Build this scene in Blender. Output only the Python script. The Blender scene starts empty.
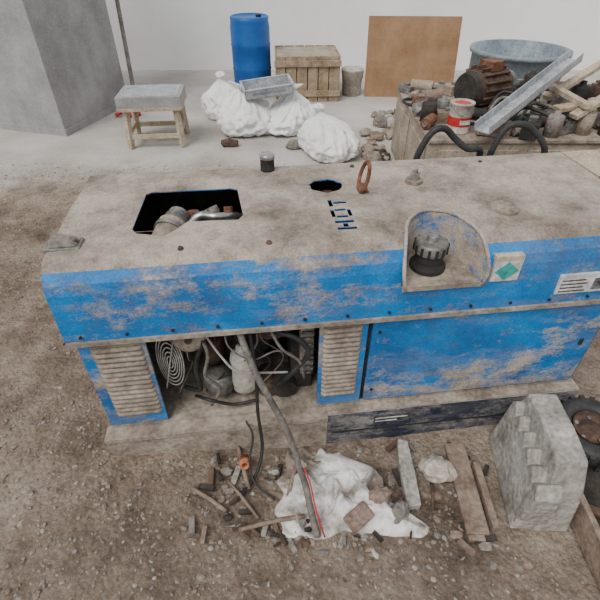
import bpy, bmesh, math, random
from mathutils import Vector, Matrix, noise, Euler
R=random.Random(7)
scene=bpy.context.scene
# ------------------------------------------------------------------ materials
def mat(name, c1, c2, scale=8, rough=.8, bump=.3, bscale=None, c3=None, metal=0, contrast=(.35,.65), fine=60, finemix=.25, dist=.01):
    m=bpy.data.materials.new(name); m.use_nodes=True
    nt=m.node_tree; N=nt.nodes; L=nt.links
    b=N['Principled BSDF']; b.inputs['Roughness'].default_value=rough; b.inputs['Metallic'].default_value=metal
    tc=N.new('ShaderNodeTexCoord')
    n=N.new('ShaderNodeTexNoise'); n.inputs['Scale'].default_value=scale; n.inputs['Detail'].default_value=8; n.inputs['Roughness'].default_value=.65
    L.new(tc.outputs['Object'],n.inputs['Vector'])
    r=N.new('ShaderNodeValToRGB'); L.new(n.outputs['Fac'],r.inputs['Fac'])
    r.color_ramp.elements[0].position=contrast[0]; r.color_ramp.elements[0].color=(*c1,1)
    r.color_ramp.elements[1].position=contrast[1]; r.color_ramp.elements[1].color=(*c2,1)
    if c3:
        e=r.color_ramp.elements.new(.5*(contrast[0]+contrast[1])); e.color=(*c3,1)
    n2=N.new('ShaderNodeTexNoise'); n2.inputs['Scale'].default_value=fine; n2.inputs['Detail'].default_value=6
    L.new(tc.outputs['Object'],n2.inputs['Vector'])
    mr=N.new('ShaderNodeMapRange'); L.new(n2.outputs['Fac'],mr.inputs['Value'])
    mr.inputs['From Min'].default_value=.3; mr.inputs['From Max'].default_value=.7
    mr.inputs['To Min'].default_value=1-finemix*1.4; mr.inputs['To Max'].default_value=1+finemix*.6
    mx=N.new('ShaderNodeVectorMath'); mx.operation='SCALE'
    L.new(r.outputs['Color'],mx.inputs[0]); L.new(mr.outputs['Result'],mx.inputs['Scale'])
    L.new(mx.outputs['Vector'],b.inputs['Base Color'])
    if bump:
        n3=N.new('ShaderNodeTexNoise'); n3.inputs['Scale'].default_value=bscale or fine; n3.inputs['Detail'].default_value=6
        L.new(tc.outputs['Object'],n3.inputs['Vector'])
        bp=N.new('ShaderNodeBump'); bp.inputs['Strength'].default_value=bump; bp.inputs['Distance'].default_value=dist
        L.new(n3.outputs['Fac'],bp.inputs['Height']); L.new(bp.outputs['Normal'],b.inputs['Normal'])
    return m

def paint_mat(name, blue1, blue2, dust1, dust2, side_cover=.5, top_bias=1.0, rough=.5, xshift=0.0, xgain=0.0, seed=0, zgain=0.0, z0=.3):
    """old paint under settled dust: dust collects on up-facing surfaces and in streaky patches"""
    m=bpy.data.materials.new(name); m.use_nodes=True
    nt=m.node_tree; N=nt.nodes; L=nt.links
    b=N['Principled BSDF']
    tc=N.new('ShaderNodeTexCoord'); geo=N.new('ShaderNodeNewGeometry')
    def nz(scale,detail=8,rg=.65,sc=(1,1,1),off=0):
        mp=N.new('ShaderNodeMapping'); mp.inputs['Scale'].default_value=sc; mp.inputs['Location'].default_value=(off+seed,off*1.7,off*.3)
        L.new(tc.outputs['Object'],mp.inputs['Vector'])
        n=N.new('ShaderNodeTexNoise'); n.inputs['Scale'].default_value=scale; n.inputs['Detail'].default_value=detail; n.inputs['Roughness'].default_value=rg
        L.new(mp.outputs['Vector'],n.inputs['Vector']); return n.outputs['Fac']
    def math_(op,a,bb,c=None,clamp=False):
        x=N.new('ShaderNodeMath'); x.operation=op; x.use_clamp=clamp
        for i,v in enumerate((a,bb,c)):
            if v is None: continue
            if isinstance(v,(int,float)): x.inputs[i].default_value=v
            else: L.new(v,x.inputs[i])
        return x.outputs[0]
    def ramp(f,c1,c2,p1=.35,p2=.65):
        r=N.new('ShaderNodeValToRGB'); L.new(f,r.inputs['Fac'])
        r.color_ramp.elements[0].position=p1; r.color_ramp.elements[0].color=(*c1,1)
        r.color_ramp.elements[1].position=p2; r.color_ramp.elements[1].color=(*c2,1); return r.outputs['Color']
    blue=ramp(nz(5,8,.7),blue1,blue2,.38,.62)
    dust=ramp(nz(4.5,12,.75,off=3),dust1,dust2,.35,.60)
    sep=N.new('ShaderNodeSeparateXYZ'); L.new(geo.outputs['Normal'],sep.inputs[0])
    so=N.new('ShaderNodeSeparateXYZ'); L.new(tc.outputs['Object'],so.inputs[0])
    up=N.new('ShaderNodeMapRange'); L.new(sep.outputs['Z'],up.inputs['Value'])
    up.inputs['From Min'].default_value=.55; up.inputs['From Max'].default_value=.99; up.inputs['To Min'].default_value=0; up.inputs['To Max'].default_value=top_bias
    patch=nz(3.4,10,.74,(1,1,1.5),9)
    streak=nz(9,6,.6,(.6,1,2.2),5)
    fine=nz(70,4,.6,off=1)
    s=math_('MULTIPLY',patch,.64); s=math_('MULTIPLY_ADD',streak,.24,s); s=math_('MULTIPLY_ADD',fine,.12,s)
    xg=math_('MULTIPLY_ADD',so.outputs['X'],-xgain,xshift)
    s=math_('ADD',s,xg)
    zz=math_('SUBTRACT',so.outputs['Z'],z0); s=math_('MULTIPLY_ADD',zz,-zgain,s)
    s=math_('MULTIPLY_ADD',up.outputs['Result'],.27,s)
    k=N.new('ShaderNodeMapRange'); L.new(s,k.inputs['Value'])
    c=.5+(.5-side_cover)*.22
    k.inputs['From Min'].default_value=c-.04; k.inputs['From Max'].default_value=c+.05
    mix=N.new('ShaderNodeMix'); mix.data_type='RGBA'
    L.new(k.outputs['Result'],mix.inputs['Factor']); L.new(blue,mix.inputs['A']); L.new(dust,mix.inputs['B'])
    # thin haze of dust over the bare paint
    hz=N.new('ShaderNodeMapRange'); L.new(nz(6,10,.7,(.5,1,1.6),31),hz.inputs['Value']); hz.inputs['From Min'].default_value=.50; hz.inputs['From Max'].default_value=.78; hz.inputs['To Max'].default_value=.40
    mixh=N.new('ShaderNodeMix'); mixh.data_type='RGBA'
    L.new(hz.outputs['Result'],mixh.inputs['Factor']); L.new(mix.outputs['Result'],mixh.inputs['A']); L.new(dust,mixh.inputs['B'])
    # dark stains / rust specks
    st=N.new('ShaderNodeMapRange'); L.new(nz(6,14,.84,off=21),st.inputs['Value']); st.inputs['From Min'].default_value=.53; st.inputs['From Max'].default_value=.68
    st.inputs['To Max'].default_value=.75
    mix2=N.new('ShaderNodeMix'); mix2.data_type='RGBA'
    L.new(st.outputs['Result'],mix2.inputs['Factor']); L.new(mixh.outputs['Result'],mix2.inputs['A']); mix2.inputs['B'].default_value=(.105,.078,.058,1)
    g=N.new('ShaderNodeMapRange'); L.new(nz(140,5,.7,off=2),g.inputs['Value']); g.inputs['From Min'].default_value=.3; g.inputs['From Max'].default_value=.7; g.inputs['To Min'].default_value=.68; g.inputs['To Max'].default_value=1.18
    vm=N.new('ShaderNodeVectorMath'); vm.operation='SCALE'; L.new(mix2.outputs['Result'],vm.inputs[0]); L.new(g.outputs['Result'],vm.inputs['Scale'])
    L.new(vm.outputs['Vector'],b.inputs['Base Color'])
    rr=N.new('ShaderNodeMapRange'); L.new(k.outputs['Result'],rr.inputs['Value']); rr.inputs['To Min'].default_value=rough; rr.inputs['To Max'].default_value=.95
    L.new(rr.outputs['Result'],b.inputs['Roughness'])
    hb=math_('MULTIPLY_ADD',nz(2.2,2,.5,off=14),3.0,math_('MULTIPLY_ADD',fine,.35,k.outputs['Result']))
    bp=N.new('ShaderNodeBump'); bp.inputs['Strength'].default_value=.5; bp.inputs['Distance'].default_value=.006
    L.new(hb,bp.inputs['Height']); L.new(bp.outputs['Normal'],b.inputs['Normal'])
    return m

BL1=(.003,.12,.35); BL2=(.008,.215,.56)
DT1=(.15,.118,.09); DT2=(.46,.395,.33)
M_hood=paint_mat('faded_blue_paint_dust',BL1,BL2,DT1,DT2,side_cover=.25,xshift=.014,xgain=.014)
M_door=paint_mat('blue_door_paint',BL1,BL2,(.33,.275,.21),(.50,.43,.35),side_cover=.24,seed=4,zgain=.26,z0=.36,xshift=-.055,xgain=-.042)
M_louv=paint_mat('dusty_louvre_paint',BL1,BL2,(.27,.22,.17),(.46,.39,.32),side_cover=.62,seed=2)
M_edge=paint_mat('blue_edge_paint',BL1,BL2,(.25,.2,.16),(.42,.36,.29),side_cover=.33,seed=6)
M_skid=paint_mat('dark_blue_skid_paint',(.005,.011,.028),(.008,.022,.06),(.12,.11,.10),(.33,.31,.29),side_cover=.48,seed=8,rough=.7)
M_dust=mat('dust_coated_steel',(.19,.15,.115),(.44,.37,.295),9,.95,.4)
M_dark=mat('grimy_black',(.008,.008,.008),(.03,.027,.024),12,.8,.2)
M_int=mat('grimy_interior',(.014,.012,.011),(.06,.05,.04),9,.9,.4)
M_steel=mat('dirty_grey_steel',(.12,.115,.105),(.33,.31,.28),14,.55,.3,metal=.5)
M_chrome=mat('worn_steel',(.35,.34,.33),(.6,.6,.6),14,.3,.1,metal=.9)
M_rust=mat('rust',(.09,.035,.018),(.26,.12,.06),16,.9,.5)
M_rustd=mat('dark_rust',(.05,.03,.022),(.15,.09,.06),16,.9,.5)
M_rubber=mat('black_rubber',(.01,.01,.011),(.04,.038,.036),14,.6,.2)
M_hose=mat('dusty_rubber_hose',(.09,.08,.07),(.25,.22,.19),20,.8,.2)
M_wire=mat('pale_wire',(.30,.28,.25),(.52,.49,.44),20,.6,.1)
M_white=mat('old_white_plastic',(.36,.32,.27),(.66,.62,.55),8,.6,.2)
M_sack=mat('white_woven_sack',(.66,.655,.65),(.88,.875,.86),4,.6,.6,bscale=14,finemix=.05,contrast=(.25,.55),dist=.03)
M_rag=mat('dirty_white_plaster',(.25,.20,.16),(.80,.78,.74),6,.9,.6,bscale=30,finemix=.15,contrast=(.40,.55))
M_conc=mat('grey_concrete',(.27,.265,.26),(.42,.415,.405),3,.9,.25,finemix=.12)
M_conc2=mat('weathered_concrete',(.22,.195,.165),(.47,.44,.395),7,.95,.7,bscale=45,finemix=.28)
M_wall=mat('whitewashed_wall',(.88,.88,.87),(.96,.96,.95),1.5,.9,.1,finemix=.03)
M_wood=mat('old_wood',(.25,.17,.10),(.46,.36,.25),10,.85,.3)
M_wood2=mat('pale_wood',(.36,.28,.19),(.56,.47,.35),8,.8,.3)
M_woodr=mat('reddish_weathered_wood',(.15,.10,.07),(.33,.25,.19),9,.9,.5)
M_ply=mat('brown_board',(.24,.13,.06),(.36,.22,.12),3,.8,.1,finemix=.1)
M_barrel=mat('blue_plastic',(.0,.075,.32),(.01,.13,.44),3,.45,.05,finemix=.08)
M_galv=mat('galvanised_steel',(.36,.38,.40),(.60,.62,.64),9,.4,.1,metal=.35)
M_greybl=mat('grey_blue_paint',(.16,.20,.23),(.30,.35,.39),7,.5,.1)
M_tan=mat('tan_painted_steel',(.26,.21,.15),(.46,.39,.30),5,.7,.2)
M_card=mat('cardboard',(.40,.31,.22),(.60,.50,.38),4,.85,.1)
M_red=mat('red_paint',(.45,.02,.015),(.6,.04,.03),10,.5,.05)
M_orange=mat('orange_plastic',(.36,.11,.05),(.55,.21,.10),10,.6,.1)
M_stone=mat('pale_stone',(.38,.33,.27),(.62,.57,.49),9,.9,.5)
M_stone2=mat('grey_stone',(.15,.13,.11),(.30,.265,.23),12,.95,.6)
M_peb=mat('dirt_coloured_gravel',(.17,.13,.095),(.36,.295,.23),16,.95,.4)
M_brick=mat('red_brown_brick',(.20,.13,.10),(.36,.26,.21),14,.95,.5)
M_lab=mat('label_white',(.45,.43,.40),(.78,.77,.74),25,.5,.05)
M_teal=mat('label_teal',(.02,.30,.26),(.06,.42,.37),20,.5,.05)
M_yel=mat('label_cream',(.45,.38,.25),(.62,.56,.42),20,.5,.05)
M_ink=mat('label_ink',(.03,.03,.03),(.10,.10,.10),30,.6,.0)

def ground_mat():
    m=bpy.data.materials.new('dirt_and_concrete'); m.use_nodes=True
    nt=m.node_tree; N=nt.nodes; L=nt.links; b=N['Principled BSDF']; b.inputs['Roughness'].default_value=.95
    tc=N.new('ShaderNodeTexCoord')
    def nz(s,d=8,r=.65,off=0):
        mp=N.new('ShaderNodeMapping'); mp.inputs['Location'].default_value=(off,off,0); L.new(tc.outputs['Object'],mp.inputs['Vector'])
        n=N.new('ShaderNodeTexNoise'); n.inputs['Scale'].default_value=s; n.inputs['Detail'].default_value=d; n.inputs['Roughness'].default_value=r
        L.new(mp.outputs['Vector'],n.inputs['Vector']); return n.outputs['Fac']
    def ramp(f,cols):
        r=N.new('ShaderNodeValToRGB'); L.new(f,r.inputs['Fac']); e=r.color_ramp.elements
        e[0].position=cols[0][0]; e[0].color=(*cols[0][1],1); e[1].position=cols[-1][0]; e[1].color=(*cols[-1][1],1)
        for p_,c in cols[1:-1]:
            x=e.new(p_); x.color=(*c,1)
        return r.outputs['Color']
    dirt=ramp(nz(2.2,14,.82),[(.35,(.085,.055,.036)),(.48,(.28,.21,.155)),(.63,(.52,.425,.33))])
    conc=ramp(nz(1.4,10,.6,4),[(.3,(.35,.32,.28)),(.55,(.51,.48,.44)),(.75,(.62,.60,.565))])
    s=N.new('ShaderNodeSeparateXYZ'); L.new(tc.outputs['Object'],s.inputs[0])
    a=N.new('ShaderNodeMath'); a.operation='MULTIPLY_ADD'; L.new(nz(1.3,8,.7,2),a.inputs[0]); a.inputs[1].default_value=1.6; L.new(s.outputs['Y'],a.inputs[2])
    k=N.new('ShaderNodeMapRange'); L.new(a.outputs[0],k.inputs['Value']); k.inputs['From Min'].default_value=3.9; k.inputs['From Max'].default_value=4.5
    mx=N.new('ShaderNodeMix'); mx.data_type='RGBA'; L.new(k.outputs['Result'],mx.inputs['Factor']); L.new(dirt,mx.inputs['A']); L.new(conc,mx.inputs['B'])
    v=N.new('ShaderNodeTexVoronoi'); v.inputs['Scale'].default_value=55; L.new(tc.outputs['Object'],v.inputs['Vector'])
    f=N.new('ShaderNodeMapRange'); L.new(nz(90,6,.75),f.inputs['Value']); f.inputs['From Min'].default_value=.3; f.inputs['From Max'].default_value=.7; f.inputs['To Min'].default_value=.62; f.inputs['To Max'].default_value=1.2
    vs=N.new('ShaderNodeVectorMath'); vs.operation='SCALE'; L.new(mx.outputs['Result'],vs.inputs[0]); L.new(f.outputs['Result'],vs.inputs['Scale'])
    L.new(vs.outputs['Vector'],b.inputs['Base Color'])
    h=N.new('ShaderNodeMath'); h.operation='MULTIPLY_ADD'; L.new(v.outputs['Distance'],h.inputs[0]); h.inputs[1].default_value=-.6; L.new(nz(40,8,.8,1),h.inputs[2])
    iv=N.new('ShaderNodeMapRange'); L.new(k.outputs['Result'],iv.inputs['Value']); iv.inputs['To Min'].default_value=1.0; iv.inputs['To Max'].default_value=.15
    bp=N.new('ShaderNodeBump'); bp.inputs['Distance'].default_value=.02; L.new(iv.outputs['Result'],bp.inputs['Strength']); L.new(h.outputs[0],bp.inputs['Height']); L.new(bp.outputs['Normal'],b.inputs['Normal'])
    return m
M_ground=ground_mat()

# ------------------------------------------------------------------ mesh builder
class B:
    def __init__(s): s.v=[];s.f=[];s.mi=[];s.sm=[];s.mats=[]
    def add(s,vs,fs,m,smooth=False,X=None):
        if m not in s.mats: s.mats.append(m)
        i=s.mats.index(m); o=len(s.v)
        for v in vs:
            v=Vector(v); s.v.append(X@v if X else v)
        for f in fs: s.f.append([o+k for k in f]); s.mi.append(i); s.sm.append(smooth)
    def box(s,lo,hi,m,X=None):
        x0,y0,z0=lo;x1,y1,z1=hi
        s.add([(x0,y0,z0),(x1,y0,z0),(x1,y1,z0),(x0,y1,z0),(x0,y0,z1),(x1,y0,z1),(x1,y1,z1),(x0,y1,z1)],
              [(0,3,2,1),(4,5,6,7),(0,1,5,4),(1,2,6,5),(2,3,7,6),(3,0,4,7)],m,False,X)
    def beam(s,p0,p1,w,h,m,roll=0):
        p0=Vector(p0);p1=Vector(p1);d=p1-p0
        q=d.to_track_quat('X','Z').to_matrix().to_4x4()
        X=Matrix.Translation(p0)@q@Matrix.Rotation(roll,4,'X')
        s.box((0,-w/2,-h/2),(d.length,w/2,h/2),m,X)
    def cyl(s,p0,p1,r0,m,r1=None,n=28,caps=True,smooth=True):
        p0=Vector(p0);p1=Vector(p1);r1=r0 if r1 is None else r1
        q=(p1-p0).to_track_quat('Z','Y').to_matrix()
        vs=[];fs=[]
        for k in range(n):
            a=2*math.pi*k/n; c=Vector((math.cos(a),math.sin(a),0))
            vs.append(p0+q@(c*r0)); vs.append(p1+q@(c*r1))
        for k in range(n):
            j=(k+1)%n; fs.append((2*k,2*j,2*j+1,2*k+1))
        s.add(vs,fs,m,smooth)
        if caps:
            s.add([vs[2*k] for k in range(n)],[tuple(range(n))[::-1]],m); s.add([vs[2*k+1] for k in range(n)],[tuple(range(n))],m)
    def lathe(s,prof,m,X=None,n=36,smooth=True):
        vs=[];fs=[]
        for r,z in prof:
            for k in range(n):
                a=2*math.pi*k/n; vs.append((r*math.cos(a),r*math.sin(a),z))
        for i in range(len(prof)-1):
            for k in range(n):
                j=(k+1)%n; fs.append((i*n+k,i*n+j,(i+1)*n+j,(i+1)*n+k))
        s.add(vs,fs,m,smooth,X)
    def tube(s,pts,r,m,n=10,sub=8,closed=False,taper=None):
        P=[Vector(p) for p in pts]; out=[]
        K=len(P)
        rng=range(K) if closed else range(K-1)
        for i in rng:
            if closed: a,b,c,d=P[(i-1)%K],P[i],P[(i+1)%K],P[(i+2)%K]
            else:
                b,c=P[i],P[i+1]; a=P[i-1] if i>0 else b*2-c; d=P[i+2] if i+2<K else c*2-b
            for t in [k/sub for k in range(sub)]:
                out.append(.5*((2*b)+(c-a)*t+(2*a-5*b+4*c-d)*t*t+(3*b-a-3*c+d)*t**3))
        if not closed: out.append(P[-1])
        vs=[];fs=[];up=Vector((.123,.31,.94)).normalized(); M=len(out)
        for i,p in enumerate(out):
            t=(out[(i+1)%M]-out[i-1]) if closed else (out[min(i+1,M-1)]-out[max(i-1,0)])
            t.normalize(); x=up-t*up.dot(t)
            if x.length<.05: x=Vector((1,0,0))-t*t.x
            x.normalize(); up=x; y=t.cross(x)
            rr=r if taper is None else r*(1+(taper-1)*i/(M-1))
            for k in range(n):
                a=2*math.pi*k/n; vs.append(p+x*(math.cos(a)*rr)+y*(math.sin(a)*rr))
        for i in range(M if closed else M-1):
            i2=(i+1)%M
            for k in range(n):
                j=(k+1)%n; fs.append((i*n+k,i*n+j,i2*n+j,i2*n+k))
        if not closed:
            fs.append(tuple(range(n))[::-1]); fs.append(tuple(range((M-1)*n,M*n)))
        s.add(vs,fs,m,True)
    def blob(s,c,rad,m,sub=3,amp=.15,fr=1.5,seed=0,flat=None,smooth=True,rot=0):
        bm=bmesh.new(); bmesh.ops.create_icosphere(bm,subdivisions=sub,radius=1)
        vs=[];c=Vector(c);Rz=Matrix.Rotation(rot,3,'Z')
        for v in bm.verts:
            d=v.co.normalized(); o=Vector((seed*3.1,seed*1.7,seed*2.3))
            k=1+amp*noise.fractal(d*fr+o,1.0,2.0,3)
            q=Vector((d.x*rad[0],d.y*rad[1],d.z*rad[2]))*k
            q=Rz@q+c
            if flat is not None and q.z<flat: q.z=flat+(q.z-flat)*.04
            vs.append(q)
        fs=[tuple(v.index for v in f.verts) for f in bm.faces]; bm.free()
        s.add(vs,fs,m,smooth)
    def bag(s,c,rx,ry,hh,m,seed=0,lean=(0,0),rot=0):
        """slumped sack gathered at a tied neck, with folds running to the neck"""
        P=[(0.02,0),(.55,0),(.86,.03),(.99,.14),(1.03,.30),(.98,.46),(.84,.62),(.62,.76),(.38,.87),(.20,.94),(.11,.99),(.09,1.03),(.14,1.08),(.22,1.15),(.20,1.17),(.03,1.13)]
        T=Vector((seed*3.7,seed*1.3,seed*2.1)); n=120; K=60
        def pf(t):
            f=t*(len(P)-1); i=min(int(f),len(P)-2); u=f-i
            return (P[i][0]*(1-u)+P[i+1][0]*u, P[i][1]*(1-u)+P[i+1][1]*u)
        vs=[]
        Rz=Matrix.Rotation(rot,3,'Z')
        for i in range(K+1):
            r,z=pf(i/K); g=max(0,min(1,(z-.15)/.8))
            for k in range(n):
                a=2*math.pi*k/n; d=Vector((math.cos(a),math.sin(a),0))
                ph=a+.8*noise.noise(Vector((d.x,d.y,z*2))+T)
                fl=(.03+.18*g*g)*(math.sin(9*ph)+.6*math.sin(17*ph+2))*.7
                q=Vector((d.x*1.2,d.y*1.2,z*1.6))+T
                lump=.18*noise.noise(q)+.08*(1-3*abs(noise.noise(q*2.7)))+.05*(1-3*abs(noise.noise(q*5)))
                if z>.9: lump*=.3
                rr=r*(1+fl+lump); zz=z*(1+.18*noise.noise(Vector((d.x*r,d.y*r,3))*1.6+T)) 
                v=Vector((d.x*rr*rx+lean[0]*z*z,d.y*rr*ry+lean[1]*z*z,max(zz*hh,0)))
                vs.append(Rz@v+Vector(c))
        fs=[(i*n+k,i*n+(k+1)%n,(i+1)*n+(k+1)%n,(i+1)*n+k) for i in range(K) for k in range(n)]
        s.add(vs,fs,m,True)
    def prism(s,poly,z0,z1,m,X=None):
        n=len(poly); vs=[(x,y,z0) for x,y in poly]+[(x,y,z1) for x,y in poly]
        fs=[tuple(range(n))[::-1],tuple(range(n,2*n))]+[(i,(i+1)%n,n+(i+1)%n,n+i) for i in range(n)]
        s.add(vs,fs,m,False,X)
    def sheet(s,nx,ny,fn,m,smooth=True):
        vs=[fn(i/nx,j/ny) for j in range(ny+1) for i in range(nx+1)]
        fs=[(j*(nx+1)+i,j*(nx+1)+i+1,(j+1)*(nx+1)+i+1,(j+1)*(nx+1)+i) for j in range(ny) for i in range(nx)]
        s.add(vs,fs,m,smooth)
    def done(s,name,loc=(0,0,0),rot=(0,0,0),parent=None,bevel=0,recalc=True,solid=0):
        me=bpy.data.meshes.new(name); me.from_pydata([tuple(v) for v in s.v],[],s.f)
        for m in s.mats: me.materials.append(m)
        for p,i,q in zip(me.polygons,s.mi,s.sm): p.material_index=i; p.use_smooth=q
        if recalc:
            bm=bmesh.new(); bm.from_mesh(me); bmesh.ops.recalc_face_normals(bm,faces=bm.faces); bm.to_mesh(me); bm.free()
        o=bpy.data.objects.new(name,me); scene.collection.objects.link(o)
        o.location=loc; o.rotation_euler=rot
        if parent: o.parent=parent
        if solid:
            x=o.modifiers.new('thick','SOLIDIFY'); x.thickness=solid
        if bevel:
            x=o.modifiers.new('bev','BEVEL'); x.width=bevel; x.segments=2; x.limit_method='ANGLE'; x.angle_limit=math.radians(40)
        return o
def empty(name,loc,rz=0):
    e=bpy.data.objects.new(name,None); e.empty_display_size=.1; scene.collection.objects.link(e); e.location=loc; e.rotation_euler=(0,0,rz); return e
def bool_cut(o,cutters):
    for c in cutters:
        x=o.modifiers.new('c','BOOLEAN'); x.operation='DIFFERENCE'; x.solver='EXACT'; x.object=c
    dg=bpy.context.evaluated_depsgraph_get(); dg.update()
    me=bpy.data.meshes.new_from_object(o.evaluated_get(dg)); o.modifiers.clear(); o.data=me
    for c in cutters: bpy.data.objects.remove(c)

# ------------------------------------------------------------------ ground & walls
def sst(t):
    t=max(0,min(1,t)); return t*t*(3-2*t)
def dip(x,y):
    # shallow hollow worn into the dirt in front of the machine
    return -.065*sst((x+.65)/.85)*sst((1.9-y)/.5)
def gh(x,y):
    k=max(0,min(1,(3.9-y)/.8))
    return k*(.020*noise.fractal(Vector((x*2.2,y*2.2,0)),1,2,4)+.012*noise.fractal(Vector((x*14,y*14,3)),1,2,2))-.010*k+dip(x,y)
g=B()
nx,ny=380,230
g.sheet(nx,ny,lambda i,j:(-7+14*i,-.6+8.2*j,gh(-7+14*i,-.6+8.2*j)),M_ground)
g.done('ground',recalc=False)
w=B(); w.box((-7,6.8,-.05),(7,7.0,3.2),M_wall); w.done('wall_back')
p=B(); p.box((-1.6,0,0),(0,1.05,3.0),M_conc); p.box((-1.62,-.015,0),(.015,1.07,.06),M_conc)
p.done('concrete_pillar',(-2.19,4.24,0),(0,0,math.radians(-16)))

# ------------------------------------------------------------------ WELDER
WE=empty('welding_generator',(-.670,.911,0),math.radians(7))
LEN=1.80
ymid=[.58,.50,.42,.34,.26,.20]
prof=[(.685,.545),(.685,.775),(.665,.800)]+[(y,.803) for y in ymid]+[(.13,.806),(.10,.800),(.072,.782),(.052,.752),(.044,.72),(.040,.66),(.036,.60),(.036,.545)]
inn=[(.040,.545),(.040,.60),(.044,.66),(.048,.719),(.056,.749),(.075,.778),(.101,.796),(.13,.802)]+[(y,.799) for y in ymid[::-1]]+[(.662,.796),(.681,.773),(.681,.545)]
poly=prof+inn; n=len(poly)
def dent(x,a,z):
    d=.0
    if .1<a<.66 and z>.79: d=.006*noise.noise(Vector((x*3,a*4,0)))+.004*noise.noise(Vector((x*9,a*9,4)))
    e=0
    if a<.06 and z>.56: e=.006*noise.noise(Vector((x*4,0,z*7)))
    return (x,a+e,z+d)
h=B(); xs=[-.02+k*(LEN+.04)/36 for k in range(37)]
vs=[dent(x,a,b_) for x in xs for a,b_ in poly]; fs=[]
for i in range(36):
    for k in range(n): fs.append((i*n+k,(i+1)*n+k,(i+1)*n+(k+1)%n,i*n+(k+1)%n))
fs.append(tuple(range(n))); fs.append(tuple(range(36*n,37*n))[::-1])
h.add(vs,fs,M_hood)
hood=h.done('hood',parent=WE)
cut=[]
def cutter(fn):
    c=B(); fn(c); o=c.done('tmp',parent=WE); cut.append(o)
PA=[(.215,.215),(.295,.198),(.325,.225),(.36,.275),(.515,.272),(.53,.30),(.515,.475),(.49,.488),(.225,.497),(.205,.48),(.198,.24)]
cutter(lambda c:c.prism(PA,.70,.9,M_hood))
def ell(cx,cy,rx,ry,n=24,amp=0): return [(cx+rx*math.cos(2*math.pi*k/n)*(1+amp*math.sin(k*2.3)),cy+ry*math.sin(2*math.pi*k/n)*(1+amp*math.cos(k*1.7))) for k in range(n)]
cutter(lambda c:c.prism(ell(.825,.475,.058,.052,20,.08),.70,.9,M_hood))
PD=[(.985,-.05),(.985,.03),(1.0,.10),(1.02,.16),(1.05,.21),(1.10,.245),(1.15,.243),(1.19,.215),(1.215,.16),(1.235,.09),(1.245,.03),(1.245,-.05)]
cutter(lambda c:c.prism(PD,.665,.9,M_hood))
sx=.84; y00=.165
def boxcut(x0,y0,x1,y1):
    cutter(lambda c:c.box((sx+x0,y00+y0,.75),(sx+x1,y00+y1,.85),M_hood))
# H
boxcut(-.030,.0,.030,.014); boxcut(-.030,.042,.030,.056); boxcut(-.008,.0165,.008,.0395)
# O (stencil bridges at the corners)
boxcut(-.018,.074,.018,.087); boxcut(-.018,.117,.018,.130); boxcut(-.033,.080,-.021,.124); boxcut(.021,.080,.033,.124)
# T
boxcut(-.014,.165,.030,.179); boxcut(-.030,.148,-.017,.196)
bool_cut(hood,cut)
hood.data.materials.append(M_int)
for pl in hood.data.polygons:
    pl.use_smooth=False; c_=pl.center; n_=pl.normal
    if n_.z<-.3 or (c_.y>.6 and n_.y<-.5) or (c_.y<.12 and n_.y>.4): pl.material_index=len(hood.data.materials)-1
e=B()
capp=[(a,b_) for a,b_ in inn]
for x0,x1 in ((-.019,-.010),(LEN+.010,LEN+.019)):
    nn=len(capp); vs=[(x0,a,b_) for a,b_ in capp]+[(x1,a,b_) for a,b_ in capp]
    e.add(vs,[tuple(range(nn)),tuple(range(nn,2*nn))[::-1]]+[(i,nn+i,nn+(i+1)%nn,(i+1)%nn) for i in range(nn)],M_hood)
e.box((-.024,.028,.540),(LEN+.024,.037,.556),M_dust); e.box((-.026,.028,.540),(-.019,.69,.556),M_dust)
for k in range(14):
    x=.03+k*.133; e.cyl((x,.030,.574),(x,.036,.574),.005,M_dark,n=8)
e.done('hood_ends_and_lip',parent=WE)
rb=B(); z0=.672; Pd=PD[1:-1]
top=[(x,y,.803 if y>.1 else (.72+ (y-.03)*1.15)) for x,y in Pd]; bot=[(1.115+(x-1.115)*.90,.02+(y-.02)*.88,z0+.012*(y>.1)) for x,y in Pd]
k=len(Pd); rb.add(top+bot,[(i,i+1,k+i+1,k+i) for i in range(k-1)],M_louv,True)
rb.add(bot,[tuple(range(k))],M_dust)
tr=[(x,y,z+.003) for x,y,z in top]
rb.tube([(1.0,.034,.655)]+tr+[(1.24,.034,.655)],.006,M_louv,n=8,sub=3)
rb.box((.99,.030,.655),(1.24,.10,.671),M_dust)
rb.done('filler_recess',parent=WE,solid=0)
fc=B(); X=Matrix.Translation((1.095,.125,.676))
fc.lathe([(0,0),(.056,0),(.056,.012),(.048,.020),(.043,.024),(.043,.060),(.040,.066)],M_dark,X)
fc.lathe([(.048,.058),(.050,.062),(.050,.088),(.045,.094),(.018,.097),(.016,.112),(.010,.116),(0,.116)],M_steel,X)
for q in range(14):
    a=q/14*2*math.pi; fc.box((-.004,.046,.062),(.004,.054,.088),M_dark,X@Matrix.Rotation(a,4,'Z'))
fc.done('fuel_cap',parent=WE,bevel=.001)
t=B()
t.lathe([(0,.812),(.042,.812),(.046,.808),(.046,.796)],M_dust,Matrix.Translation((1.37,.235,0))); t.lathe([(0,.818),(.028,.818),(.030,.812)],M_dust,Matrix.Translation((1.37,.235,0)))
t.cyl((1.14,.46,.797),(1.14,.46,.815),.030,M_dust); t.cyl((1.14,.46,.815),(1.14,.46,.838),.017,M_steel,n=6,smooth=False); t.cyl((1.14,.46,.838),(1.14,.46,.852),.009,M_steel)
for x,y in ((.60,.12),(.95,.62),(1.7,.14),(.35,.12),(1.45,.60)):
    t.lathe([(0,.811),(.006,.810),(.009,.804),(.009,.797)],M_rustd,Matrix.Translation((x,y,0)),n=12)
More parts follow.
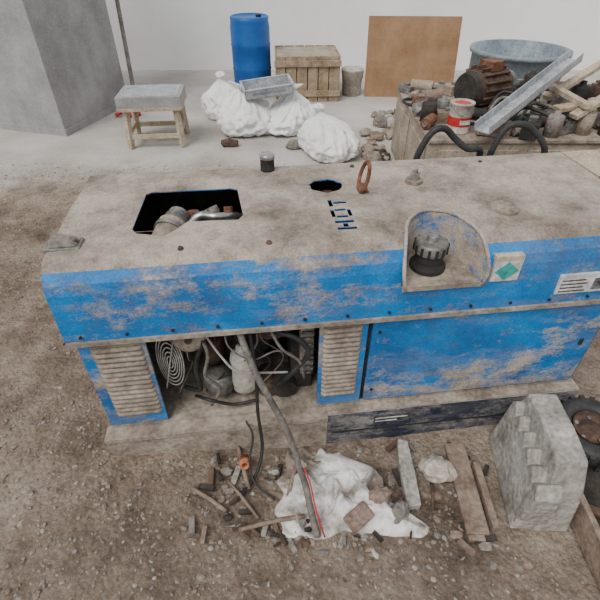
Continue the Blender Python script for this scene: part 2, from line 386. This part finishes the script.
t.cyl((.83,.47,.66),(.83,.47,.77),.034,M_rust,caps=False); t.cyl((.83,.47,.66),(.83,.47,.768),.028,M_chrome)
t.done('hood_fittings',parent=WE)
# bent, caked corner bracket at the left end of the hood
k_=B()
k_.box((-.022,.145,.800),(.070,.205,.812),M_steel); k_.box((-.030,.145,.775),(-.018,.205,.812),M_steel)
k_.add([(-.015,.150,.812),(.060,.150,.812),(.066,.200,.812),(-.018,.200,.812),(-.008,.158,.836),(.040,.160,.832),(.046,.192,.828),(-.006,.194,.838)],[(0,3,2,1),(4,5,6,7),(0,1,5,4),(1,2,6,5),(2,3,7,6),(3,0,4,7)],M_stone2)
k_.cyl((.055,.175,.812),(.055,.175,.822),.008,M_rustd,n=6); k_.done('corner_bracket',parent=WE,bevel=.005)
r=B(); r.tube([(.945+.012*math.sin(a),.42+.042*math.cos(a),.850+.050*math.sin(a)) for a in [k/12*2*math.pi for k in range(12)]],.007,M_rust,closed=True,sub=4)
r.cyl((.945,.40,.797),(.945,.44,.806),.018,M_rust)
r.done('rusty_lifting_ring',parent=WE)
b=B()
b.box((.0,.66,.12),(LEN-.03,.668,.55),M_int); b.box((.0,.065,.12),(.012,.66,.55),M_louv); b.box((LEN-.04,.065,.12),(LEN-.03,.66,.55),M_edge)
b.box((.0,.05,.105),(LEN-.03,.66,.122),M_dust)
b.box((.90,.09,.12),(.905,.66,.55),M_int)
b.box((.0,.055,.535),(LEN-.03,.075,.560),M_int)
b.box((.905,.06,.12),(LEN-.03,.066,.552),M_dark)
b.done('body_frame',parent=WE)
d=B(); d.box((.920,.047,.130),(LEN-.045,.060,.543),M_door)
d.box((LEN-.10,.042,.33),(LEN-.085,.048,.36),M_dark)
for z in (.19,.48): d.cyl((.945,.043,z),(.945,.048,z),.006,M_dark,n=10)
door=d.done('side_door',parent=WE,bevel=.004)
def louvre(x0,x1,nm,rx0,rx1):
    l=B(); l.box((x0,.050,.125),(x1,.060,.548),M_edge)
    z=.185
    while z<.53:
        vs=[];m_=7
        for x,s_ in ((rx0,.15),(rx0+.008,1),(rx1-.008,1),(rx1,.15)):
            for k in range(m_):
                a=math.pi*k/(m_-1); vs.append((x,.050-.010*s_*math.sin(a),z+.0085*math.cos(a)))
        l.add(vs,[(i*m_+k,(i+1)*m_+k,(i+1)*m_+k+1,i*m_+k+1) for i in range(3) for k in range(m_-1)],M_dust,True)
        l.box((rx0,.0495,z-.0135),(rx1,.0505,z-.0085),M_dust)
        z+=.0225
    l.done(nm,parent=WE,recalc=False)
louvre(.0,.20,'louvre_panel_left',.035,.188)
louvre(.745,.905,'louvre_panel_centre',.758,.885)
s=B(); s.box((-.01,.022,-.02),(.5,.66,.105),M_dust); s.box((.5,.022,-.085),(LEN-.02,.66,.105),M_dust)
s.box((-.02,-.002,.088),(.78,.06,.108),M_dust); s.box((.78,.012,.100),(LEN-.02,.06,.112),M_dust)
s.box((-.02,.004,-.075),(.78,.024,.090),M_dust)
s.box((.78,.008,-.09),(LEN-.02,.024,.108),M_skid)
s.box((.80,.006,-.005),(LEN-.04,.009,.003),M_dark)
s.box((.96,.005,.03),(1.10,.0085,.080),M_ink); s.box((.965,.0035,.060),(1.09,.0055,.066),M_lab); s.box((.965,.0035,.043),(1.05,.0055,.048),M_lab)
s.done('base_skid',parent=WE,bevel=.003)
lb=B()
lb.box((1.262,.0315,.668),(1.350,.0425,.742),M_lab)
lb.box((1.262,.0310,.742),(1.350,.060,.758),M_yel)
lb.prism([(-.038,0),(0,-.033),(.038,0),(0,.033)],0,.002,M_teal,Matrix.Translation((1.306,.0315,.705))@Matrix.Rotation(math.pi/2,4,'X'))
lb.box((1.50,.0325,.595),(1.72,.0445,.668),M_lab)
for k in range(4): lb.box((1.51,.0318,.602+k*.014),(1.60-.01*(k%2),.033,.607+k*.014),M_ink)
lb.box((1.62,.0318,.605),(1.70,.033,.65),M_skid)
lb.done('warning_labels',parent=WE)
# ---- engine inside
e=B()
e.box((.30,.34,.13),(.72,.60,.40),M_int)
e.cyl((.47,.25,.30),(.47,.30,.30),.12,M_int); e.cyl((.60,.20,.42),(.60,.34,.42),.080,M_steel); e.cyl((.60,.17,.42),(.60,.20,.42),.05,M_rustd)
e.cyl((.60,.15,.42),(.60,.17,.42),.02,M_steel)
for k in range(6): e.box((.50,.19,.44+.018*k),(.71,.34,.449+.018*k),M_steel)
e.box((.56,.17,.49),(.68,.34,.55),M_dust)
e.box((.66,.14,.13),(.735,.30,.40),M_int); e.box((.69,.10,.25),(.735,.16,.52),M_dust)
for k in range(9): e.tube([(.695,.098,.26+.028*k),(.715,.090,.265+.028*k),(.735,.098,.26+.028*k)],.006,M_steel,n=6,sub=3)
X=Matrix.Translation((.325,.20,.465))@Matrix.Rotation(math.radians(80),4,'X')
e.lathe([(0,.13),(.030,.13),(.048,.122),(.054,.110),(.055,.02),(.058,.015),(.055,.01),(.055,-.10),(0,-.10)],M_dust,X)
e.cyl((.325,.065,.492),(.325,.075,.490),.012,M_rustd,n=6)
e.lathe([(0,0),(.045,0),(.055,.012),(.056,.055),(.048,.07),(.02,.08),(0,.08)],M_steel,Matrix.Translation((.39,.15,.16)))
e.lathe([(0,0),(.038,0),(.042,.05),(.042,.10),(.03,.12),(0,.12)],M_rustd,Matrix.Translation((.375,.24,.22)))
e.box((.42,.18,.42),(.52,.28,.54),M_int); e.cyl((.44,.14,.46),(.44,.18,.46),.03,M_steel); e.box((.455,.13,.50),(.52,.18,.535),M_steel)
e.cyl((.63,.10,.17),(.63,.20,.17),.045,M_int); e.cyl((.57,.11,.16),(.57,.22,.16),.035,M_rustd)
e.box((.22,.22,.40),(.54,.52,.60),M_int)
e.cyl((.245,.20,.69),(.30,.36,.745),.050,M_dust); e.cyl((.26,.25,.71),(.268,.27,.716),.056,M_steel); e.cyl((.288,.325,.733),(.293,.34,.737),.056,M_steel)
e.cyl((.30,.36,.745),(.315,.41,.755),.036,M_steel); e.cyl((.245,.20,.69),(.235,.18,.60),.045,M_dust)
e.tube([(.33,.36,.72),(.38,.40,.75),(.44,.38,.755),(.50,.40,.74),(.53,.42,.72)],.016,M_chrome)
e.tube([(.34,.34,.68),(.40,.34,.72),(.47,.34,.72),(.52,.36,.71)],.013,M_dust)
e.cyl((.43,.36,.70),(.43,.41,.77),.022,M_steel); e.cyl((.48,.38,.68),(.48,.42,.77),.016,M_rust)
e.cyl((.36,.40,.64),(.36,.42,.76),.02,M_rust); e.box((.40,.42,.58),(.50,.47,.72),M_steel); e.tube([(.22,.44,.66),(.28,.46,.74),(.36,.46,.72),(.44,.48,.74)],.010,M_hose)
e.done('engine',parent=WE)
fg=B()
for k in range(6):
    rr=.025+.018*k
    fg.tube([(.245+rr*.36*math.cos(a),.10+.01*k/6,.37+rr*1.1*math.sin(a)) for a in [q/14*2*math.pi for q in range(14)]],.0024,M_wire,n=6,sub=3,closed=True)
fg.tube([(.21,.10,.24),(.245,.095,.37),(.28,.10,.50)],.003,M_wire,n=6); fg.done('fan_guard',parent=WE)
wb=B(); wb.lathe([(0,0),(.036,0),(.044,.01),(.046,.06),(.040,.12),(.045,.16),(.040,.19),(.020,.205),(.018,.225),(0,.225)],M_white,Matrix.Translation((.485,.13,.165))@Matrix.Diagonal((1.0,.8,1,1)))
wb.done('plastic_bottle_in_bay',parent=WE)
c=B()
c.tube([(.47,.18,.60),(.485,.08,.53),(.525,-.01,.42),(.57,-.05,.31),(.605,-.075,.22),(.635,-.11,.13),(.650,-.15,.07),(.668,-.22,.045),(.675,-.30,.03),(.69,-.35,-.04)],.0115,M_hose,n=12)
c.done('power_cable',parent=WE)
c=B()
c.tube([(.52,.08,.50),(.53,.03,.36),(.525,-.01,.20),(.53,-.05,.04),(.50,-.12,-.02),(.44,-.2,-.02)],.006,M_rubber)
c.tube([(.34,.12,.52),(.38,.06,.44),(.36,.05,.34),(.40,.06,.26),(.36,.07,.16)],.006,M_hose)
c.tube([(.36,.10,.53),(.42,.06,.42),(.47,.04,.36),(.56,.05,.33),(.64,.07,.30)],.004,M_wire)
c.tube([(.27,.13,.20),(.33,.08,.24),(.33,.08,.36),(.37,.08,.48)],.008,M_rubber)
c.tube([(.44,.10,.54),(.45,.06,.46),(.52,.05,.40),(.60,.06,.42),(.66,.08,.38)],.003,M_hose)
c.tube([(.58,.06,.54),(.62,.05,.44),(.68,.06,.36),(.70,.08,.25)],.005,M_hose)
c.tube([(.56,.08,.50),(.66,.06,.48),(.71,.06,.40),(.66,.07,.30),(.60,.08,.22)],.009,M_rubber)
c.tube([(.30,.12,.16),(.36,.06,.20),(.44,.07,.15),(.52,.08,.15)],.006,M_rubber)
for i in range(7):
    x=.30+R.random()*.4
    c.tube([(x,.14,.54),(x+R.uniform(-.05,.05),.09+R.random()*.05,.42+R.uniform(-.03,.05)),(x+R.uniform(-.07,.07),.10+R.random()*.06,.30),(x+R.uniform(-.10,.10),.12,.18)],R.choice([.0025,.003,.004]),R.choice([M_hose,M_rubber,M_rubber,M_steel]),n=6)
c.tube([(.48,.0,.14),(.50,-.04,.10),(.48,-.10,.02),(.50,-.16,-.02),(.56,-.22,-.02)],.004,M_rubber)
c.done('engine_hoses_and_wires',parent=WE)
pr=B(); pr.tube([(.668,-.17,.075),(.682,-.22,.062),(.69,-.30,.045),(.712,-.36,-.03)],.003,M_red,n=6); pr.done('red_wire',parent=WE)
c=B()
c.tube([(1.23,.72,.68),(1.24,.71,.80),(1.28,.71,.885),(1.33,.71,.90),(1.38,.70,.86),(1.43,.69,.825),(1.49,.70,.815),(1.51,.72,.76)],.013,M_rubber)
c.tube([(1.54,.72,.68),(1.555,.71,.82),(1.59,.71,.895),(1.65,.70,.905),(1.71,.69,.87),(1.76,.68,.81),(1.775,.70,.72)],.013,M_rubber)
c.done('black_tube_handles',parent=WE)

def W2(lx,ly,z):
    a=math.radians(7); return (-.670+lx*math.cos(a)-ly*math.sin(a), .911+lx*math.sin(a)+ly*math.cos(a), z)
r=B(); r.lathe([(0,0),(.026,0),(.027,.003),(.026,.006),(.026,.052),(.027,.056),(.024,.058),(.020,.059),(0,.056)],M_dark)
r.lathe([(.0275,.044),(.0285,.047),(.0285,.058),(.024,.061),(0,.060)],M_chrome); r.done('tin_can',W2(.63,.63,.8045))

# ------------------------------------------------------------------ BACKGROUND
st=B()
for x,y in ((-.22,-.17),(.22,-.17),(-.22,.17),(.22,.17)):
    st.beam((x*1.02,y*1.02,0),(x*.95,y*.9,.33),.045,.045,M_wood2)
for y in (-.17,.17): st.beam((-.22,y,.10),(.22,y,.10),.02,.04,M_wood2)
for x in (-.22,.22): st.beam((x,-.17,.12),(x,.17,.12),.02,.04,M_wood2)
st.box((-.27,-.21,.32),(.27,.21,.345),M_wood2); st.box((-.265,-.20,.345),(.265,.20,.43),M_conc)
st.box((-.245,-.18,.43),(.245,.18,.435),M_galv)
st.done('wooden_stool',(-1.28,4.12,0),(0,0,math.radians(6)),bevel=.004)

s=B(); s.bag((-.17,0,0),.27,.25,.34,M_sack,2,(-.05,.05),.3); s.bag((.20,.05,0),.25,.24,.29,M_sack,5,(.12,-.03),1.2); s.done('white_sack',(-.33,4.40,0),recalc=False)
s=B(); s.bag((0,0,0),.20,.20,.32,M_sack,8,(.03,.03),.8); s.done('white_sack.001',(-.80,4.86,0),recalc=False)
s=B(); s.bag((0,0,0),.26,.22,.32,M_sack,11,(.08,.04),2.1); s.done('white_sack.002',(.25,3.82,0),recalc=False)
tb=B()
tb.box((-.22,-.13,0),(.22,.13,.008),M_galv)
for a in ((-.22,-.13,.22,-.122),(-.22,.122,.22,.13),(-.22,-.13,-.212,.13),(.212,-.13,.22,.13)): tb.box((a[0],a[1],0),(a[2],a[3],.085),M_galv)
tb.box((-.235,-.145,.080),(.235,-.122,.087),M_galv); tb.box((-.235,.122,.080),(.235,.145,.087),M_galv)
tb.box((-.235,-.13,.080),(-.212,.13,.087),M_galv); tb.box((.212,-.13,.080),(.235,.13,.087),M_galv)
tb.box((-.15,-.13,.03),(.15,-.133,.05),M_greybl)
tb.done('sheet_metal_tray',(-.30,4.44,.335),(math.radians(4),math.radians(-5),math.radians(12)))
bb=B(); bb.lathe([(r_*.88,z*.9) for r_,z in [(0,0),(.22,0),(.24,.02),(.235,.08),(.245,.12),(.245,.28),(.252,.30),(.245,.32),(.245,.55),(.252,.57),(.245,.59),(.245,.76),(.235,.82),(.24,.86),(.22,.87),(.21,.855),(0,.855)]],M_barrel)
bb.cyl((.10,0,.765),(.10,0,.79),.03,M_dark); bb.done('blue_barrel',(-.55,5.70,0))
cr=B()
for k in range(6): cr.box((-.35+.117*k,-.30,0.0),(-.35+.117*k+.108,-.28,.46),M_wood)
for k in range(6): cr.box((-.35+.117*k,.28,0.0),(-.35+.117*k+.108,.30,.46),M_wood)
for k in range(5): cr.box((-.35,-.28+.112*k,0),(-.33,-.28+.112*k+.104,.46),M_wood); cr.box((.33,-.28+.112*k,0),(.352,-.28+.112*k+.104,.46),M_wood)
cr.box((-.36,-.32,.06),(.36,-.30,.12),M_wood); cr.box((-.36,-.32,.36),(.36,-.30,.42),M_wood); cr.box((-.34,-.29,.40),(.34,.29,.45),M_tan)
cr.done('wooden_crate',(.07,5.62,0),(0,0,.05),bevel=.003)
bk=B(); bk.lathe([(0,.02),(.10,0),(.125,.26),(.133,.27),(.130,.28),(.118,.275),(.11,.03),(0,.03)],M_white); bk.tube([(-.125,0,.25),(-.10,-.06,.17),(0,-.10,.13),(.10,-.06,.17),(.125,0,.25)],.004,M_steel,n=6)
bk.done('plastic_bucket',(.60,5.62,0))
pb=B(); pb.box((-.50,0,0),(.50,.018,.8),M_ply)
pb.done('plywood_board',(1.24,5.50,0),(math.radians(-14),0,-.05))
pl=B(); pl.tube([(0,0,0),(-.10,.35,.5),(-.2,.7,1.0)],.022,M_stone2,n=10); pl.done('leaning_pipe',(-1.72,4.95,0))
rb=B(); rb.tube([(-.12,0,.02),(-.02,.05,.05),(.06,0,.03),(.12,.06,.02)],.018,M_red,n=8); rb.blob((.02,.03,.03),(.08,.06,.05),M_red,2,.4,2,1,flat=0); rb.done('red_rag',(-1.78,4.78,0))
def rub(name,x0,x1,y0,y1,cnt,q0=.03,q1=.08):
    ub=B()
    for k in range(cnt):
        x=R.uniform(x0,x1);y=R.uniform(y0,y1); q=R.uniform(q0,q1)
        ub.blob((x,y,q*.4),(q,q*R.uniform(.6,1),q*.6),R.choice([M_stone2,M_dust,M_peb,M_conc2,M_int,M_woodr]),2,.4,1.5,k,smooth=False,rot=R.random()*3,flat=0)
    ub.done(name)
rub('rubble_pile',.56,.70,3.3,4.3,40)
rub('rubble_pile.001',.75,1.4,4.10,4.9,44,.04,.11)
s=B(); s.blob((0,0,.03),(.08,.045,.045),M_rustd,2,.4,2,3,flat=0); s.done('rusty_lump',(-.62,3.98,0))
s=B(); s.blob((0,0,.03),(.08,.05,.045),M_stone2,2,.4,2,5,flat=0); s.done('grey_stone',(-.05,3.93,0))
cb=B(); cb.box((0,0,0),(1.75,1.15,.5),M_tan)
for k in range(3):
    cb.box((.06+.56*k,-.012,.06),(.06+.56*k+.50,0,.44),M_tan); cb.box((.26+.56*k,-.03,.36),(.36+.56*k,-.012,.375),M_steel)
cb.box((-.01,-.015,.48),(1.76,1.15,.505),M_dust); cb.box((-.012,.06,.05),(0,.54,.43),M_tan); cb.box((-.012,.60,.05),(0,1.10,.43),M_tan)
cb.done('steel_cabinet',(.80,2.76,0),(0,0,.0),bevel=.005)
CZ=.506
pc=B(); pc.lathe([(0,0),(.070,0),(.072,.006),(.070,.012),(.070,.045)],M_white); pc.lathe([(.0702,.045),(.0702,.10)],M_red); pc.lathe([(.070,.10),(.070,.165),(.074,.170),(.074,.178),(.066,.180),(.062,.172),(0,.170)],M_white)
pc.box((-.03,-.0715,.06),(.035,-.055,.085),M_lab); pc.cyl((0,0,.165),(0,0,.173),.05,M_red); pc.tube([(-.072,0,.16),(-.05,-.06,.13),(0,-.085,.11),(.05,-.06,.13),(.072,0,.16)],.003,M_steel,n=6)
pc.done('paint_can',(1.00,2.90,CZ),(0,0,.2))
mo=B(); mo.cyl((-.17,0,.13),(.12,0,.13),.12,M_rustd)
for k in range(16):
    a=k/16*2*math.pi; mo.box((-.14,.116,-.006),(.09,.138,.006),M_rustd,Matrix.Translation((0,0,.14))@Matrix.Rotation(a,4,'X'))
mo.cyl((.12,0,.13),(.22,0,.13),.022,M_steel); mo.cyl((.17,0,.13),(.205,0,.13),.085,M_steel); mo.cyl((-.21,0,.13),(-.17,0,.13),.105,M_int,r1=.12)
mo.box((-.13,-.12,0),(.10,.12,.02),M_rustd); mo.box((-.06,-.06,.24),(.05,.06,.30),M_rust)
mo.done('electric_motor',(1.33,3.44,CZ),(0,0,.5),bevel=.002)
tk=B(); tk.lathe([(0,0),(.36,0),(.38,.03),(.39,.35),(.40,.37),(.39,.39),(.395,.66),(.42,.67),(.42,.70),(.385,.70),(.365,.08),(0,.08)],M_greybl); tk.done('metal_tub',(1.92,4.42,0))
ch=B(); Lc=1.05
ch.box((0,-.05,0),(Lc,-.044,.05),M_galv); ch.box((0,.044,0),(Lc,.05,.05),M_galv); ch.box((0,-.05,0),(Lc,.05,.006),M_galv)
ch.done('steel_channel',(1.04,2.60,.60),(0,math.radians(-13),math.radians(42)))
jk=B()
for i in range(14):
  for j in range(8):
    x=.86+.118*i+R.uniform(-.03,.03); y=2.84+.13*j+R.uniform(-.03,.03); q=R.uniform(.045,.085)
    if abs(x-1.00)<.14 and abs(y-2.90)<.17: continue
    if abs(x-1.33)<.30 and abs(y-3.44)<.25: continue
    if R.random()<.06: continue
    mt=R.choice([M_rustd,M_rustd,M_rust,M_int,M_int,M_steel,M_dust,M_stone2,M_woodr,M_tan,M_rubber,M_dark,M_white,M_conc2])
    ty=R.random()
    zt=CZ+q*.62
    X=Matrix.Translation((x,y,zt))@Euler((0,R.uniform(-.1,.1),R.random()*3)).to_matrix().to_4x4()
    if ty<.3:
        jk.box((-q*1.2,-q*.6,-q*.55),(q*1.2,q*.6,q*.5),mt,X); jk.box((-q*.4,-q*.3,q*.5),(q*.4,q*.3,q*.8),M_steel,X)
    elif ty<.55:
        a=R.random()*3; jk.cyl((x-math.cos(a)*q,y-math.sin(a)*q,zt),(x+math.cos(a)*q,y+math.sin(a)*q,zt),q*.55,mt,n=16); jk.cyl((x-math.cos(a)*q*1.3,y-math.sin(a)*q*1.3,zt),(x+math.cos(a)*q*1.2,y+math.sin(a)*q*1.2,zt),q*.25,M_steel,n=12)
    elif ty<.75: jk.lathe([(0,0),(q*.8,0),(q*.8,q*1.9),(q*.7,q*2.0),(q*.3,q*2.05),(q*.3,q*2.4),(0,q*2.4)],mt,Matrix.Translation((x,y,CZ)),n=18)
    elif ty<.88: jk.tube([(x+q*math.cos(a),y+q*math.sin(a),CZ+.015) for a in [w_/8*2*math.pi for w_ in range(8)]],.010,M_rubber,n=7,closed=True,sub=3)
    else: jk.blob((x,y,CZ+q*.4),(q,q*.8,q*.7),mt,2,.4,2,i*7+j,smooth=False,flat=CZ)
for k in range(5):
    x=R.uniform(.88,1.7);y=R.uniform(2.8,3.2); jk.tube([(x,y,CZ+.05),(x+.12,y+.1,CZ+.13),(x+.28,y-.04,CZ+.10),(x+.4,y+.06,CZ+.05)],.011,R.choice([M_rubber,M_hose]),n=8)
jk.done('scrap_parts')
wf=B()
wf.beam((0,0,0),(.75,.12,.30),.06,.03,M_wood2); wf.beam((.10,.38,.0),(.82,.5,.30),.06,.03,M_wood2); wf.beam((.06,-.03,.06),(.16,.45,.06),.05,.03,M_wood2); wf.beam((.68,.08,.31),(.78,.54,.31),.05,.03,M_wood2)
wf.beam((-.05,.1,.02),(.7,.0,.10),.08,.025,M_wood); wf.done('wooden_frame',(1.66,2.82,.62),(0,0,.25),bevel=.002)
bx=B(); bx.box((-.26,-.17,0),(.26,.17,.50),M_card); bx.box((-.03,-.172,0),(.03,.172,.502),M_tan)
bx.add([(-.26,-.17,.5),(.26,-.17,.5),(.28,-.30,.54),(-.28,-.30,.54)],[(0,1,2,3)],M_card)
bx.done('cardboard_box',(1.80,2.44,0),(0,0,.15),solid=.004,recalc=False)
bx=B(); bx.box((-.14,-.10,0),(.14,.10,.40),M_rustd); bx.box((-.15,-.11,.40),(.15,.11,.415),M_tan); bx.cyl((-.05,0,.415),(-.05,0,.47),.04,M_steel); bx.box((.03,-.05,.415),(.11,.05,.46),M_int)
bx.done('rusty_metal_box',(1.30,2.42,0),(0,0,-.2),bevel=.003)

# ------------------------------------------------------------------ FOREGROUND
rg=B()
def ragf(i,j):
    wdt=.5-.30*max(0,j-.25)/.75
    cx=.16-.13*max(0,j-.2)
    x=cx+(i-.5)*2*wdt*.50; y=.65+.33*j
    e=min(i,1-i,j,1-j)*5; e=min(1,e)
    z=.008+e*(.035+.060*noise.fractal(Vector((x*6,y*6,1)),1,2,5)+.025*(1-abs(noise.noise(Vector((x*13,y*13,2))))*3))*(.55+.45*math.sin(i*math.pi))
    x+=.06*noise.noise(Vector((j*4,i*3,5))); y+=.06*noise.noise(Vector((i*5,j*3,8)))
    if e<.15: z=-.02
    return (x,y,max(z,-.03)+dip(x,y))
rg.sheet(120,80,ragf,M_rag,smooth=True); rg.done('crumpled_white_sheet',recalc=False)
def stone(name,loc,rad,m,seed,rot=0,amp=.35,fr=1.6):
    s=B(); s.blob((0,0,rad[2]*.7),rad,m,3,amp,fr,seed,flat=0,smooth=False,rot=rot); s.done(name,loc)
DZ=-.062
stone('pale_rock',(.50,.875,DZ),(.060,.052,.05),M_stone,4,amp=.4,fr=1.2)
stone('brown_stone',(.27,.76,-.035),(.045,.035,.04),M_brick,8,.4)
stone('grey_rock',(.335,.72,-.04),(.04,.03,.028),M_stone2,11,.8)
s=B(); s.prism([(-.026,-.13),(.022,-.125),(.026,.0),(.022,.12),(-.014,.13),(-.028,.03)],0,.035,M_conc2); s.done('concrete_slab_piece',(.395,.875,DZ),(math.radians(3),0,.02),bevel=.004)
s=B(); s.box((-.038,-.17,0),(.038,.17,.022),M_woodr); s.box((-.036,-.19,.0),(.02,-.17,.02),M_woodr); s.done('wood_plank',(.595,.825,DZ),(0,0,-.03),bevel=.003)
s=B(); s.box((-.012,-.12,0),(.012,.12,.03),M_woodr); s.done('wood_batten',(.655,.79,DZ),(0,0,-.02),bevel=.002)
s=B(); s.box((-.045,-.03,0),(.045,.03,.035),M_brick); s.done('brick_piece',(.19,.69,-.01),(.2,.1,.7),bevel=.006)
s=B()
for (x,y,a,l,r_) in ((-.18,.80,1.9,.18,.008),(-.05,.74,1.35,.20,.009),(-.14,.70,2.3,.18,.006),(-.20,.66,.2,.22,.008),(-.02,.85,1.5,.08,.006),(.46,.74,1.4,.10,.006),(-.25,.72,2.6,.15,.007)):
    zz=dip(x,y); s.tube([(x,y,.012+zz),(x+math.cos(a)*l*.5,y+math.sin(a)*l*.5,.025+zz),(x+math.cos(a)*l,y+math.sin(a)*l,.015+zz)],r_,R.choice([M_woodr,M_woodr,M_rustd]),n=7,sub=3)
s.done('sticks')
s=B()
for k in range(80):
    x=R.uniform(-.36,.72); y=R.uniform(.60,.93 if x<.2 else 1.0)
    q=R.uniform(.010,.026); a=R.random()*3; zz=dip(x,y)
    X=Matrix.Translation((x,y,.008+zz))@Euler((R.uniform(-.3,.3),R.uniform(-.3,.3),a)).to_matrix().to_4x4()
    ty=R.random(); mt=R.choice([M_rustd,M_int,M_woodr,M_rustd,M_steel,M_stone2,M_conc2,M_int])
    if ty<.55: s.box((-q*R.uniform(1,1.8),-q*.4,-.005),(q*1.4,q*.4,.006),mt,X)
    elif ty<.8: s.cyl((x,y,.012+zz),(x+math.cos(a)*q*2,y+math.sin(a)*q*2,.014+zz),q*.3,mt,n=10)
    else: s.blob((x,y,.010+zz),(q,q*.7,q*.5),mt,2,.4,2,k,smooth=False)
s.done('scrap_bits')
s=B(); X=Matrix.Translation((-.20,.885,.012))@Euler((1.1,.3,0)).to_matrix().to_4x4()
s.lathe([(.011,-.024),(.016,-.024),(.016,.0),(.021,.002),(.021,.014),(.016,.016),(.016,.027),(.011,.027),(.011,-.024)],M_orange,X,n=24); s.done('orange_pipe_fitting')
# serrated broken concrete block
cb=B(); teeth=6; Ln=.36
pts=[(0,-.06)]
for k in range(teeth):
    a=Ln*k/teeth; b_=Ln*(k+.6)/teeth
    pts+= [(a+.004,.125+.006*k),(b_,.165+.006*k),(b_+.006,.16+.006*k)]
pts+=[(Ln,.17),(Ln,-.06)]
nn=len(pts)
cb.add([((-.03 if (x==0 and q<.01) else x)+.03*yy/Ln,yy,q) for x in (0,.08) for yy,q in pts],[tuple(range(nn)),tuple(range(nn,2*nn))[::-1]]+[(i,nn+i,nn+(i+1)%nn,(i+1)%nn) for i in range(nn)],M_conc2)
yz=[(-.005,-.06),(.030,.12),(.085,.225),(.20,.24),(.345,.235),(.365,.12),(.36,-.06)]
nn=len(yz)
cb.add([(x+ (.018 if (x<.1 and q>.2) else 0),yy,q) for x in (.045,.160) for yy,q in yz],[tuple(range(nn)),tuple(range(nn,2*nn))[::-1]]+[(i,nn+i,nn+(i+1)%nn,(i+1)%nn) for i in range(nn)],M_conc2)
cb.done('serrated_concrete_block',(.738,.680,-.005),(0,0,math.radians(-2)),bevel=.007)
ty=B(); X=Matrix.Translation((1.03,.94,.115))@Euler((math.radians(6),math.radians(-4),0)).to_matrix().to_4x4()@Matrix.Scale(.78,4)
pr_=[(.075,-.045),(.10,-.06),(.14,-.06),(.155,-.045),(.16,0),(.155,.045),(.14,.06),(.10,.06),(.085,.045),(.078,.03)]
ty.lathe(pr_,M_rubber,X); ty.lathe([(.080,.05),(.078,.02),(.05,.012),(.045,.03),(.02,.035),(0,.035)],M_rustd,X); ty.lathe([(.078,-.045),(0,-.045)],M_int,X)
for k in range(22):
    a=k/22*2*math.pi; ty.box((.148,-.010,-.05),(.166,.010,.05),M_rubber,X@Matrix.Rotation(a,4,'Z'))
for k in range(5):
    a=k/5*2*math.pi; ty.cyl(X@Vector((.06*math.cos(a),.06*math.sin(a),.01)),X@Vector((.06*math.cos(a),.06*math.sin(a),.03)),.008,M_steel,n=6)
ty.done('small_wheel',(0,0,0))
wb=B()
wb.box((0,0,0),(.4,.02,.12),M_woodr); wb.box((0,0,0),(.02,.54,.12),M_woodr); wb.box((.02,.02,0),(.4,.54,.03),M_int); wb.box((0,.52,0),(.4,.54,.12),M_woodr); wb.box((.38,0,0),(.4,.54,.12),M_woodr)
wb.beam((.04,.05,.045),(.34,.30,.05),.04,.03,M_wood); wb.beam((.05,.25,.045),(.36,.10,.07),.03,.02,M_rustd)
wb.done('wooden_tray',(.915,.48,DZ),(0,0,-.02),bevel=.003)
# gravel
gv=B()
bm=bmesh.new(); bmesh.ops.create_icosphere(bm,subdivisions=1,radius=1); icov=[v.co.copy() for v in bm.verts]; icof=[tuple(v.index for v in f.verts) for f in bm.faces]; bm.free()
def pebble(x,y,q,m):
    rz=Matrix.Rotation(R.random()*6,3,'Z'); sx,sy,sz=R.uniform(.7,1.3),R.uniform(.5,1),R.uniform(.4,.75)
    z=gh(x,y)
    gv.add([rz@Vector((c.x*q*sx*R.uniform(.8,1.2),c.y*q*sy*R.uniform(.8,1.2),c.z*q*sz))+Vector((x,y,z+q*.05)) for c in icov],icof,m)
def blocked(x,y):
    a=math.radians(7);dx=x+.67;dy=y-.911; lx=dx*math.cos(a)+dy*math.sin(a); ly=-dx*math.sin(a)+dy*math.cos(a)
    return (-.03<lx<1.82 and -.02<ly<.72) or (.69<x<.91 and .67<y<1.07) or (x>.90 and .46<y<1.05)
pm=[M_peb,M_peb,M_stone2,M_peb,M_peb,M_dust,M_peb,M_brick,M_stone2,M_conc2]
for k in range(7000):
    near=R.random()<.5
    if near: x=R.uniform(-1.3,1.2); y=R.uniform(.35,1.25)
    else: x=R.uniform(-3,.2); y=R.uniform(.4,3.6)
    if blocked(x,y): continue
    pebble(x,y,R.choice([.003,.004,.005,.006,.007,.009])*R.uniform(.8,1.25),R.choice(pm))
for k in range(150):
    x=R.uniform(-.35,.75); y=R.uniform(.55,1.0)
    if blocked(x,y): continue
    pebble(x,y,R.uniform(.010,.020),R.choice(pm))
gv.done('gravel',recalc=False)

# ------------------------------------------------------------------ light, world, camera
wd=bpy.data.worlds.new('overcast'); scene.world=wd; wd.use_nodes=True
bg=wd.node_tree.nodes['Background']; bg.inputs['Color'].default_value=(.95,.965,1,1); bg.inputs['Strength'].default_value=.78
sl=bpy.data.lights.new('soft_daylight','SUN'); sl.energy=2.8; sl.angle=math.radians(35); sl.color=(1,.975,.94)
so=bpy.data.objects.new('soft_daylight',sl); scene.collection.objects.link(so); so.rotation_euler=(math.radians(28),math.radians(-24),0)
cam=bpy.data.cameras.new('camera'); cam.sensor_width=36; cam.lens=450/600*36
co=bpy.data.objects.new('camera',cam); scene.collection.objects.link(co); co.location=(0,0,1.5); co.rotation_euler=(math.radians(90-39.5),0,0)
scene.camera=co
